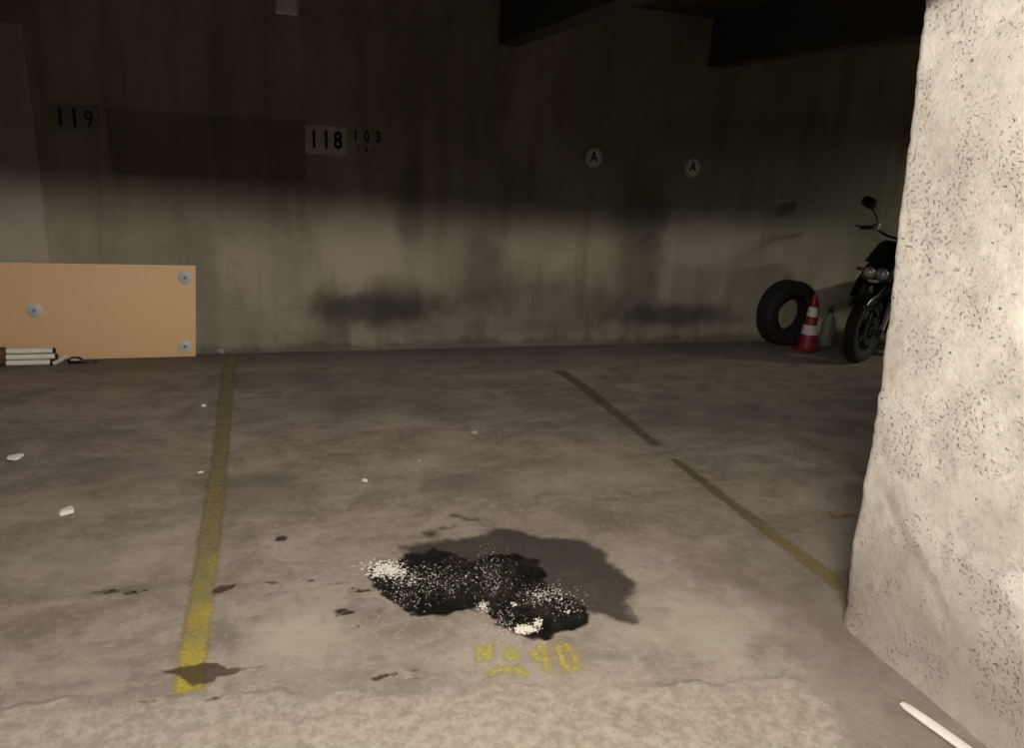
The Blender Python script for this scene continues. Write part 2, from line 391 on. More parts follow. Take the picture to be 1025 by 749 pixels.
def mark(name, mat, sdf, bounds, z, cell=0.01, wob=0.012, wfreq=14, lift=0.0, margin=0.0, main=False):
    (xa, ya), (xb, yb) = bounds
    nx, ny = max(2, int((xb - xa) / cell)), max(2, int((yb - ya) / cell))
    X_, Y_ = np.meshgrid(np.linspace(xa, xb, nx + 1), np.linspace(ya, yb, ny + 1), indexing='ij')
    P = np.stack([X_.ravel(), Y_.ravel()], 1); sd = sdf(P)
    if wob: sd = sd + np.array([wob * noise.fractal(Vector((p[0] * wfreq, p[1] * wfreq, 3.3)), 1.0, 2.0, 4) for p in P])
    keep = (sd < margin).reshape(nx + 1, ny + 1)
    idx = -np.ones((nx + 1, ny + 1), int); vs = []; at = []; fs = []
    for i in range(nx):
        for j in range(ny):
            if keep[i, j] or keep[i + 1, j] or keep[i, j + 1] or keep[i + 1, j + 1]:
                q = []
                for (a, b) in ((i, j), (i + 1, j), (i + 1, j + 1), (i, j + 1)):
                    if idx[a, b] < 0:
                        idx[a, b] = len(vs); s_ = sd[a * (ny + 1) + b]
                        vs.append((X_[a, b], Y_[a, b], z + lift * min(1, max(0, -s_ / 0.03)))); at.append(-s_)
                    q.append(idx[a, b])
                fs.append(q)
    if main:                                              # keep only the largest connected piece
        par = list(range(len(vs)))
        def find(a):
            while par[a] != a: par[a] = par[par[a]]; a = par[a]
            return a
        for q in fs:
            for b in q[1:]: par[find(b)] = find(q[0])
        cnt = {}
        for q in fs: cnt[find(q[0])] = cnt.get(find(q[0]), 0) + 1
        if cnt:
            best = max(cnt, key=cnt.get); fs = [q for q in fs if find(q[0]) == best]
            used = sorted({i for q in fs for i in q}); mp = {a: b for b, a in enumerate(used)}
            vs = [vs[i] for i in used]; at = [at[i] for i in used]; fs = [[mp[i] for i in q] for q in fs]
    me = bpy.data.meshes.new(name); me.from_pydata(vs, [], fs); me.materials.append(mat)
    for p in me.polygons: p.use_smooth = True
    A = me.attributes.new('inside', 'FLOAT', 'POINT'); A.data.foreach_set('value', np.array(at, np.float32))
    o = bpy.data.objects.new(name, me); COL.objects.link(o); return o
def pxpoly(pts): return np.array([fl(*p)[:2] for p in pts])
def mark_poly(name, mat, px, z, **k):
    q = pxpoly(px); return mark(name, mat, lambda P: poly_sd(P, q), (q.min(0) - .03, q.max(0) + .03), z, **k)
def mark_blobs(name, mat, blobs_px, z, **k):
    """blobs in photo pixels: (u, v, rx metres, ry metres)"""
    b = [(*fl(u, v)[:2], rx, ry) for (u, v, rx, ry) in blobs_px]
    lo = np.array([min(q[0] - q[2] for q in b), min(q[1] - q[3] for q in b)]) - .03
    hi = np.array([max(q[0] + q[2] for q in b), max(q[1] + q[3] for q in b)]) + .03
    return mark(name, mat, lambda P: blob_sd(P, b), (lo, hi), z, **k)

def m_paint(name, bright, dull, wear, bright_range):
    g = G(name); a = g.n('Attribute', attribute_name='inside').outputs['Fac']; s = g.sep()
    n1 = g.noise(16, 6, 0.7); n2 = g.noise(4, 4, 0.6); n3 = g.noise(60, 4, 0.7)
    fresh = g.ramp(g.math('ADD', s[1], g.math('MULTIPLY', g.math('SUBTRACT', n2, .5), 2.4)), *bright_range)
    c = g.mix(fresh, dull, bright)
    c = g.mix(g.ramp(n1, 0.5, 0.7, 0, 0.5), c, dull)
    al = g.math('MULTIPLY', g.ramp(g.math('ADD', a, g.math('MULTIPLY', g.math('SUBTRACT', n3, .5), .04)), -0.006, 0.026), g.ramp(g.math('ADD', n3, g.math('MULTIPLY', n1, .6)), wear - .25, wear + .2, 0.40, 0.90))
    return g.bsdf(c, 0.65, 0, None, 0.003, 0.35, alpha=al)
def m_stain(name, col, opacity, rough, soft, spec=0.4):
    g = G(name); a = g.n('Attribute', attribute_name='inside').outputs['Fac']
    n1 = g.noise(30, 5, 0.65); n2 = g.noise(7, 4, .6)
    al = g.ramp(g.math('ADD', a, g.math('MULTIPLY', g.math('SUBTRACT', n1, .5), soft)), 0.0, soft)
    al = g.math('MULTIPLY', al, g.ramp(n2, 0.2, 0.8, opacity * 0.8, min(1, opacity * 1.1)))
    return g.bsdf(col, rough, 0, n1, 0.004, spec, alpha=al)

PAINT_L = m_paint('yellow_line_paint', (0.50, 0.40, 0.05), (0.25, 0.21, 0.10), 0.72, (3.0, 2.0))
PAINT_R = m_paint('dull_line_paint', (0.26, 0.205, 0.07), (0.16, 0.135, 0.08), 0.84, (3.2, 2.2))
PAINT_N = m_paint('yellow_stencil_paint', (0.50, 0.42, 0.10), (0.42, 0.355, 0.15), 0.78, (6, 5))
DAMP = m_stain('damp_film', (0.070, 0.060, 0.050), 0.80, 0.45, 0.055)
BROWN = m_stain('old_oil_film', (0.085, 0.057, 0.038), 0.70, 0.5, 0.012)
SPLAT = m_stain('oil_splash_film', (0.045, 0.035, 0.027), 0.72, 0.4, 0.016)

o = mark_poly('bay_line', PAINT_L, [(171, 697), (206, 694), (221, 560), (229, 470), (236, 375), (239, 356), (226, 356), (221, 375), (209, 470), (193, 560)], 0.0010, cell=0.02, wob=0.006)
tag(o, 'worn yellow bay line on the left, brightest near the camera', 'bay line')
o = mark_poly('bay_line', PAINT_R, [(553, 371), (577, 388), (640, 438), (652, 447), (664, 446), (652, 436), (592, 388), (566, 371)], 0.0010, cell=0.02, wob=0.008)
tag(o, 'faded olive bay line section on the right, nearer the back wall', 'bay line', 'right hand bay line')
o = mark_poly('bay_line', PAINT_R, [(666, 458), (824, 583), (838, 593), (850, 590), (838, 575), (679, 459)], 0.0010, cell=0.02, wob=0.008)
tag(o, 'faded olive bay line section on the right, running up to the pillar', 'bay line', 'right hand bay line')

# stencilled number on the floor
def strokes(name, paths, wpx):
    segs = []
    for path in paths:
        q = [fl(*p)[:2] for p in path]
        for a, b in zip(q[:-1], q[1:]): segs.append((a, b))
    w_ = wpx
    def sdf(P):
        d = np.full(len(P), 1e9)
        for a, b in segs:
            e = b - a; t = np.clip(((P - a) @ e) / (e @ e + 1e-12), 0, 1); q = P - a - t[:, None] * e
            d = np.minimum(d, np.hypot(q[:, 0], q[:, 1]))
        return d - w_
    allp = np.array([p for s_ in segs for p in s_])
    return mark(name, PAINT_N, sdf, (allp.min(0) - .04, allp.max(0) + .04), 0.0012, cell=0.006, wob=0.006, wfreq=30)
root = empty('floor_number', (0, 0, 0))
for pth in ([[(480, 661), (479, 647), (489, 659), (491, 646)]],
            [[(507, 653), (511, 650), (516, 653), (516, 657), (511, 660), (507, 657), (507, 653)]],
            [[(490, 675), (500, 670), (513, 672), (526, 674)], [(501, 671), (520, 669)]],
            [[(545, 648), (538, 649), (535, 655), (538, 661), (545, 661), (546, 655), (545, 648)], [(545, 658), (547, 671)]],
            [[(558, 646), (564, 664), (570, 672), (578, 668), (574, 656), (566, 646), (558, 646)]]):
    strokes('character', pth, 0.023).parent = root
tag(root, 'rubbed yellow stencilled number on the floor below the oil puddle', 'floor marking')

def c3(pts): return [(340 + x / 3.015, 500 + y / 3.015) for x, y in pts]
def c6(pts): return [(100 + x / 3.417, 540 + y / 3.417) for x, y in pts]
o = mark_poly('damp_stain', DAMP, c3([(175, 140), (230, 122), (330, 118), (420, 105), (470, 78), (560, 98), (650, 108), (740, 118), (810, 145), (832, 160), (832, 185), (880, 215), (908, 260), (890, 300), (895, 350), (918, 375), (900, 396), (860, 388), (800, 372), (755, 352), (600, 330), (400, 320), (250, 310), (180, 220)]), 0.0014, wob=0.03, wfreq=9)
tag(o, 'broad dark damp stain spreading behind the black oil puddle', 'stain')
o = mark_poly('damp_stain', DAMP, c3([(310, 42), (360, 40), (430, 60), (440, 78), (380, 72), (330, 60)]), 0.0014, wob=0.012)
tag(o, 'small narrow damp smear just beyond the oil puddle', 'stain')
o = mark_blobs('damp_stain', DAMP, [(428, 535, .07, .05), (448, 529, .07, .04)], 0.0014, wob=0.02)
tag(o, 'small round damp blot at the far edge of the damp stain', 'stain')
o = mark_poly('oil_stain', BROWN, c6([(165, 440), (240, 446), (360, 420), (410, 420), (440, 440), (480, 440), (570, 428), (572, 440), (480, 455), (470, 465), (400, 475), (390, 490), (340, 500), (315, 514), (290, 495), (250, 465), (200, 460)]), 0.0018, cell=0.006, wob=0.008, wfreq=30)
tag(o, 'brown oil stain crossing the near end of the yellow line', 'stain')
o = mark_poly('oil_stain', BROWN, c6([(375, 180), (410, 158), (470, 152), (465, 170), (420, 186), (385, 192)]), 0.0018, cell=0.006, wob=0.004)
tag(o, 'short dark brown oil mark touching the right edge of the yellow line', 'stain')
splats = [
    ('string of oil splashes reaching left from the puddle', [(270, 583, .02, .012), (275, 584, .03, .012), (310, 582, .04, .008), (325, 581, .04, .009), (337, 585, .05, .012), (352, 590, .06, .012), (362, 592, .05, .015)]),
    ('blotchy oil splash left of the puddle', [(338, 612, .035, .016), (346, 614, .04, .020), (350, 615, .03, .012)]),
    ('oil drips trailing off the lower left of the puddle', [(359, 628, .012, .012), (361, 623, .014, .010), (368, 619, .02, .010), (375, 614, .02, .01), (382, 610, .02, .01)]),
    ('old black oil streak left of the yellow line', [(100, 593, .05, .012), (118, 593, .04, .014), (130, 594, .05, .018), (145, 592, .05, .016)]),
    ('speckled oil marks along the slab joint', [(382, 678, .05, .018), (392, 675, .03, .012), (410, 680, .03, .01), (415, 672, .02, .01)]),
    ('faint oil spots beside the left end of the slab joint', [(140, 703, .05, .008), (155, 702, .04, .01), (215, 700, .04, .01), (235, 699, .05, .008)]),
    ('small dark blot on the floor beyond the white scraps', [(282, 540, .035, .03)]),
]
for lab, bl in splats:
    e = empty('oil_splash', (0, 0, 0)); tag(e, lab, 'stain', 'oil splashes')
    for b_ in bl: mark_blobs('splash_spot', SPLAT, [b_], 0.0018, cell=0.004, wob=0.012, wfreq=40, main=True).parent = e

# the glossy puddle
def m_oil():
    g = G('black_oil'); a = g.n('Attribute', attribute_name='inside').outputs['Fac']
    n = g.noise(22, 5, .7); n2 = g.noise(70, 4, .7)
    film = g.ramp(g.noise(6, 5, .7), .42, .66)
    c = g.mix(film, (0.006, 0.005, 0.004), (0.022, 0.018, 0.014))
    al = g.ramp(g.math('ADD', a, g.math('MULTIPLY', g.math('SUBTRACT', n, .5), .03)), -0.004, 0.02)
    return g.bsdf(c, g.ramp(n, .35, .7, .12, .45), 0, g.math('ADD', n, g.math('MULTIPLY', n2, .3)), 0.010, 0.5, alpha=al)
OILPX = c3([(80, 240), (95, 205), (150, 190), (200, 168), (290, 150), (350, 165), (400, 188), (450, 168), (520, 160), (600, 185), (630, 230), (622, 265), (680, 290), (740, 320), (768, 360), (745, 390), (690, 400), (650, 412), (620, 430), (560, 422), (510, 407), (470, 387), (452, 355), (440, 332), (400, 345), (340, 347), (280, 352), (220, 352), (160, 328), (120, 285)])
o = mark_poly('oil_puddle', m_oil(), OILPX, 0.0022, cell=0.007, wob=0.022, wfreq=22, lift=0.001)
tag(o, 'glossy black oil puddle with white grit in the middle of the bay', 'puddle')

def grit():
    mb = MB(); oil = pxpoly(OILPX)
    groups = [((140, 215), (48, 22), 480, (.002, .0062)), ((195, 240), (60, 25), 160, (.0015, .004)), ((310, 250), (110, 45), 220, (.0012, .0033)), ((465, 230), (60, 65), 190, (.0012, .0033)),
              ((625, 292), (75, 25), 300, (.0012, .0036)), ((560, 396), (26, 9), 260, (.002, .006)), ((598, 376), (12, 10), 70, (.002, .005)), ((500, 370), (60, 40), 130, (.001, .003)), ((200, 295), (80, 40), 120, (.001, .003)),
              ((690, 335), (70, 25), 60, (.001, .003)), ((432, 328), (16, 16), 90, (.0015, .004)), ((528, 320), (10, 6), 18, (.002, .005)), ((690, 342), (8, 5), 14, (.002, .004)), ((340, 200), (120, 30), 30, (.001, .0025)), ((300, 265), (150, 45), 220, (.0006, .0014)), ((480, 240), (70, 70), 130, (.0006, .0014)), ((620, 310), (90, 40), 90, (.0006, .0014))]
    for (cx, cy), (sx, sy), n, (ra, rb) in groups:
        for _ in range(n):
            u, v = random.gauss(cx, sx * .6), random.gauss(cy, sy * .6)
            p = fl(340 + u / 3.015, 500 + v / 3.015)
            r = random.uniform(ra, rb) ; a = random.uniform(0, 6.28)
            vs = [(p[0] + r * random.uniform(.6, 1.3) * math.cos(a + k * 1.571), p[1] + r * random.uniform(.6, 1.3) * math.sin(a + k * 1.571), 0.0048 + r * random.uniform(-.1, .3)) for k in range(4)]
            vs += [(p[0], p[1], 0.0048 + r * .9), (p[0], p[1], 0.0036)]
            mb.add(vs, [(0, 1, 4), (1, 2, 4), (2, 3, 4), (3, 0, 4), (1, 0, 5), (2, 1, 5), (3, 2, 5), (0, 3, 5)])
    o = mb.build('absorbent_grit', simple('white_grit', (0.72, 0.68, 0.60), 0.8, 0, .2, 60), smooth=False)
    tag(o, 'loose white grit scattered over the black oil puddle', 'grit', kind='stuff')
grit()

# ------------------------------------------------------------------ chipboard panel
def board():
    xr = -0.50; L = 1.62; H = 0.688; T = 0.016
    lean = math.atan2(0.040, H)
    e = empty('chipboard_panel', (xr, 6.022, 0.004), 0.0, -lean)
    g = G('chipboard'); n1 = g.noise(60, 4, .6); n2 = g.noise(2, 3)
    c = g.mix(n1, (0.78, 0.50, 0.265), (0.86, 0.565, 0.31)); c = g.mix(g.ramp(n2, .4, .7, 0, .3), c, (0.80, 0.46, 0.25))
    bm = g.bsdf(c, 0.6, 0, n1, 0.002)
    mb = MB(); mb.box((-L, 0, 0), (0, T, H), bev=.0015)
    # right end is cut slightly out of square
    mb.v = [(x + (0.035 * z / H if x > -L / 2 else 0), y, z * (1 + 0.018 * (-x) / L) if z > .1 else z) for x, y, z in mb.v]
    mb.build('sheet', bm, e)
    pm = simple('grey_plastic', (0.60, 0.58, 0.53), 0.45); dk = simple('plug_dark', (0.25, 0.23, 0.21), .6)
    for (u, v) in ((185.5, 278.5), (185.5, 346.5), (35, 311)):
        p = wl(u, v, 6.05); x = p[0] - xr; z = p[2]
        d = MB().lathe([(0.0, -.011), (0.016, -.011), (0.02, -.009), (0.048, -.006), (0.052, -.003), (0.052, 0.0), (0.0, 0.0)], 28, 'Y', (x, 0.0, z), cap=False).build('washer', pm, e)
        MB().lathe([(0.0, -.0135), (0.013, -.0135), (0.015, -.009), (0.0, -.009)], 14, 'Y', (x, 0, z), cap=False).build('screw_head', dk, d)
    tag(e, 'orange chipboard panel with grey plastic washers leaning on the wall', 'board')
board()

# ------------------------------------------------------------------ white tubes in front of it
def tubes():
    wm = simple('tube_white', (0.88, 0.84, 0.74), 0.3); bk = simple('black_cap', (0.015, 0.013, 0.012), 0.5)
    x0, x1 = wl(6, 356, 5.93)[0], wl(54, 356, 5.93)[0]
    r = 0.0195
    for i, (dy, z, dx, lab) in enumerate(((-0.025, r + .001, -.02, 'lowest white plastic tube of the stack before the chipboard panel'), (-0.006, r * 2.98, 0.01, 'middle white plastic tube of the stack before the chipboard panel'), (0.012, r * 4.95, -.005, 'topmost white plastic tube of the stack before the chipboard panel'))):
        e = empty('plastic_tube', (x1 + dx, 5.93 + dy, z))
        L = x1 - x0 + dx - 0.004
        MB().tube([(-L, 0, 0), (0, 0, 0)], r, 16).build('pipe', wm, e)
        MB().lathe([(r * .9, -.001), (r * 1.02, .0), (r * 1.02, .012), (r * .6, .018)], 16, 'X', (0, 0, 0)).build('end_cap', bk, e)
        tag(e, lab, 'tube', 'white plastic tubes')
    g = simple('brown_wrap', (0.10, 0.045, 0.028), 0.7)
    xs = x0
    mb = MB().loft([((xs - .24, 5.925, .066), (0, .058, 0), (0, 0, .064)), ((xs - .02, 5.925, .066), (0, .056, 0), (0, 0, .064)), ((xs, 5.925, .064), (0, .048, 0), (0, 0, .060))], 20, 3.0)
    o = mb.build('brown_bundle', g); tag(o, 'dark brown rounded bundle butting against the left end of the white tubes', 'bundle')
    # end fittings lying beside them
    p = fl(61, 365.5); e = empty('pipe_fitting', (p[0], p[1], 0.0), 0.25)
    wm2 = simple('fitting_white', (0.62, 0.60, 0.55), 0.4)
    MB().tube([(-.045, 0, .014), (-.02, .0, .026), (.02, .0, .052), (.04, .0, .064)], [.015, .016, .016, .013], 12).build('elbow', wm2, e)
    MB().lathe([(.017, -.002), (.021, 0), (.021, .012), (.017, .014)], 16, 'X', (0.0, 0, .0)).build('collar', wm2, e).matrix_local = Matrix.Translation((-.005, 0, .036)) @ Matrix.Rotation(-.55, 4, 'Y')
    tag(e, 'slanted pale pipe fitting beside the white tube ends', 'fitting')
    p = fl(77, 364); e = empty('cable_plug', (p[0], p[1], 0.0), -0.1)
    MB().loft([((-.055, 0, .018), (0, .018, 0), (0, 0, .017)), ((-.03, 0, .026), (0, .024, 0), (0, 0, .025)), ((.02, 0, .026), (0, .024, 0), (0, 0, .025)), ((.045, 0, .018), (0, .014, 0), (0, 0, .015)), ((.07, 0, .012), (0, .008, 0), (0, 0, .009))], 14).build('body', bk, e)
    MB().box((-.03, -.030, .028), (.022, -.015, .042), bev=.004).build('label_plate', wm2, e)
    MB().tube([(.065, 0, .012), (.10, .01, .006), (.13, .03, .006), (.10, .05, .006)], .005, 8).build('cable', bk, e)
    tag(e, 'black plug with pale plate on the floor before the chipboard', 'plug')
tubes()

# ------------------------------------------------------------------ wall signs
def text_mesh(body, size, mat, name, parent, sx=1.0, ext=0.001):
    cu = bpy.data.curves.new('t', 'FONT'); cu.body = body; cu.size = size; cu.align_x = 'CENTER'; cu.align_y = 'CENTER'; cu.extrude = ext; cu.resolution_u = 3; cu.offset = 0.0 if '9' in body else 0.006 * size / 0.2
    ob = bpy.data.objects.new('t', cu); COL.objects.link(ob)
    dg = bpy.context.evaluated_depsgraph_get(); me = bpy.data.meshes.new_from_object(ob.evaluated_get(dg))
    bpy.data.objects.remove(ob); me.materials.clear(); me.materials.append(mat); me.name = name
    me.transform(Matrix.Rotation(math.pi / 2, 4, 'X') @ Matrix.Diagonal((sx, 1, 1, 1)))
    o = bpy.data.objects.new(name, me); COL.objects.link(o)
    if parent: o.parent = parent
    return o
WHITE = simple('sign_white', (0.50, 0.47, 0.40), 0.7, 0, .25, 8); BLACK = simple('stencil_black', (0.006, 0.006, 0.005), 0.9)
def number(chars, u0, u1, v0, v1, name, label, plate=True, mat=None, cat='sign'):
    a, b = wl(u0, v0), wl(u1, v1); c = (a + b) / 2
    wdt, h = abs(b[0] - a[0]), abs(a[2] - b[2])
    e = empty(name, (c[0], WALL - 0.001, c[2]))
    if plate: MB().box((-wdt / 2, -.005, -h / 2), (wdt / 2, .0, h / 2), bev=.001).build('plate', mat or WHITE, e)
    n = len(chars); cw = wdt * (0.86 if plate else 1.0) / n
    for i, ch in enumerate(chars):
        o = text_mesh(ch, h * (0.84 if plate else 1.55), BLACK, 'digit', e, 0.75, .001)
        o.location = ((i - (n - 1) / 2) * cw, -.0075 if plate else -.001, -.0 * h)
    tag(e, label, cat, 'bay numbers on the back wall')
number('119', 48, 101, 103, 135, 'bay_number_sign', 'white painted bay number 119 on the left of the back wall', mat=simple('sign_faded', (0.21, 0.195, 0.16), .8, 0, .25, 8))
number('118', 305, 347, 125, 156, 'bay_number_sign', 'white painted bay number 118 near the middle of the back wall')
number('103', 350, 384, 131, 143, 'bay_number_stencil', 'black stencilled number 103 directly right of bay number 118', plate=False, cat='stencil')
number('101', 356, 378, 147, 153, 'bay_number_stencil', 'tiny stencilled number under the number 103', plate=False, cat='stencil')

def disc(u, v, label, s=1.0):
    p = wl(u, v); e = empty('round_sign', (p[0], WALL - .001, p[2]))
    m = simple('disc_white', (0.93, 0.91, 0.85), .5, 0, .15, 14)
    d = MB().lathe([(0, -.010), (.076, -.010), (.080, -.008), (.080, 0), (0, 0)], 36, 'Y', cap=False).build('plate', m, e)
    MB().lathe([(.067, -.0125), (.072, -.0125), (.072, -.009), (.067, -.009)], 36, 'Y', closed=True).build('ring', simple('disc_ring', (0.45, 0.43, 0.38), .6), d)
    t = text_mesh('A', .115, simple('disc_letter', (0.07, 0.065, 0.055), .7), 'letter', e, 0.85, .001); t.location = (0, -.012, 0.005)
    e.scale = (s * .95, 1, s * 1.05)
    tag(e, label, 'sign', 'round A signs on the back wall')
disc(594, 158, 'left one of the two round white A signs on the wall')
disc(693, 168, 'right one of the two round white A signs on the wall')

# small box under the ceiling
def jbox():
    p = wl(287, 14, 3.6); e = empty('junction_box', (p[0], 3.6, p[2]))
    m = simple('jbox_grey', (0.34, 0.33, 0.30), .5)
    MB().box((-.045, -.03, 0), (.045, .03, .11), bev=.008).build('body', m, e)
    MB().box((-.038, -.036, .008), (.038, -.03, .10), bev=.003).build('lid', m, e)
    MB().tube([(0, 0, .11), (0, 0, CEIL - p[2] + .005)], .012, 10).build('conduit', m, e)
    tag(e, 'small grey junction box hanging from the dark ceiling', 'junction box')
jbox()

# ------------------------------------------------------------------ tyre, cone, jug
RUB = simple('tyre_rubber', (0.011, 0.010, 0.009), 0.8, 0, .25, 30, .004)
def tyre():
    R, r, W_ = 0.306, 0.172, 0.20
    e = empty('car_tyre', (4.775, 5.945, 0.0), math.radians(2), math.radians(-3))
    prof = [(r, -.075), (r + .012, -.088), (r + .05, -.098), (R - .06, -.102), (R - .022, -.094), (R - .006, -.08), (R, -.05), (R, .05), (R - .006, .08), (R - .022, .094), (R - .06, .102), (r + .05, .098), (r + .012, .088), (r, .075), (r + .015, .070), (r + .07, .085), (R - .03, .075), (R - .022, 0), (R - .03, -.075), (r + .07, -.085), (r + .015, -.070)]
    MB().lathe(prof, 64, 'Y', (0, 0, R + .002), closed=True).build('casing', RUB, e)
    for k in range(4):
        yy = -.054 + .036 * k; tb = MB()
        tb.lathe([(R - .002, yy - .012), (R + .005, yy - .011), (R + .005, yy + .011), (R - .002, yy + .012)], 64, 'Y', (0, 0, R + .002), closed=True)
        tb.build('tread_rib', RUB, e)
    for s_ in (-1, 1):
        MB().lathe([(r + .018, s_ * .088), (r + .026, s_ * .095), (r + .032, s_ * .094), (r + .034, s_ * .088)], 64, 'Y', (0, 0, R + .002), closed=True).build('bead_ring', RUB, e)
    tag(e, 'black car tyre propped upright against the back wall', 'tyre')
tyre()
def cone():
    e = empty('traffic_cone', (wl(808, 344, 5.73)[0], 5.73, 0.0), math.radians(20))
    red = simple('cone_red', (0.27, 0.018, 0.028), .45); wh = simple('cone_white', (0.80, 0.76, 0.74), .35); dk = simple('cone_base', (0.20, 0.018, 0.018), .6)
    MB().box((-.105, -.105, 0), (.105, .105, .024), bev=.012).build('base', dk, e)
    H0, H1, r0, r1 = .026, .545, .086, .022
    def rr(z): return r0 + (r1 - r0) * (z - H0) / (H1 - H0)
    MB().lathe([(.098, .022), (.093, .034), (rr(.045), .045), (rr(.3), .3), (r1, .515), (r1 - .004, .528), (r1 - .012, .53), (r1 - .012, .40)], 32, cap=False).build('body', red, e)
    for za, zb in ((.155, .245), (.325, .415)):
        MB().lathe([(rr(za), za), (rr(za) + .003, za + .001), (rr(zb) + .003, zb - .001), (rr(zb), zb)], 32, cap=False).build('reflective_band', wh, e)
    tag(e, 'red and white striped traffic cone in front of the tyre', 'traffic cone')
cone()
def jug():
    p = fl(826, 345); e = empty('plastic_jug', (p[0], p[1], 0), .4)
    m = simple('jug_plastic', (0.26, 0.26, 0.23), .5); dk = simple('jug_cap', (0.02, 0.02, 0.02), .5)
    MB().loft([((0, 0, 0), (.07, 0, 0), (0, .05, 0)), ((0, 0, .01), (.078, 0, 0), (0, .056, 0)), ((0, 0, .15), (.078, 0, 0), (0, .056, 0)), ((0, 0, .165), (.073, 0, 0), (0, .052, 0)), ((0, 0, .18), (.078, 0, 0), (0, .056, 0)), ((0, 0, .235), (.066, 0, 0), (0, .048, 0)), ((0, 0, .29), (.03, 0, 0), (0, .026, 0)), ((0, 0, .32), (.02, 0, 0), (0, .02, 0))], 20, 3).build('body', m, e)
    MB().lathe([(.024, .315), (.024, .345), (.018, .35)], 16).build('cap', dk, e)
    MB().tube([(-.04, 0, .375), (.04, 0, .375)], .009, 8).build('handle_bar', dk, e)
    MB().tube([(0, 0, .345), (0, 0, .375)], .010, 8).build('handle_stem', dk, e)
    tag(e, 'grey plastic jug with black cap between cone and motorcycle', 'jug')
jug()

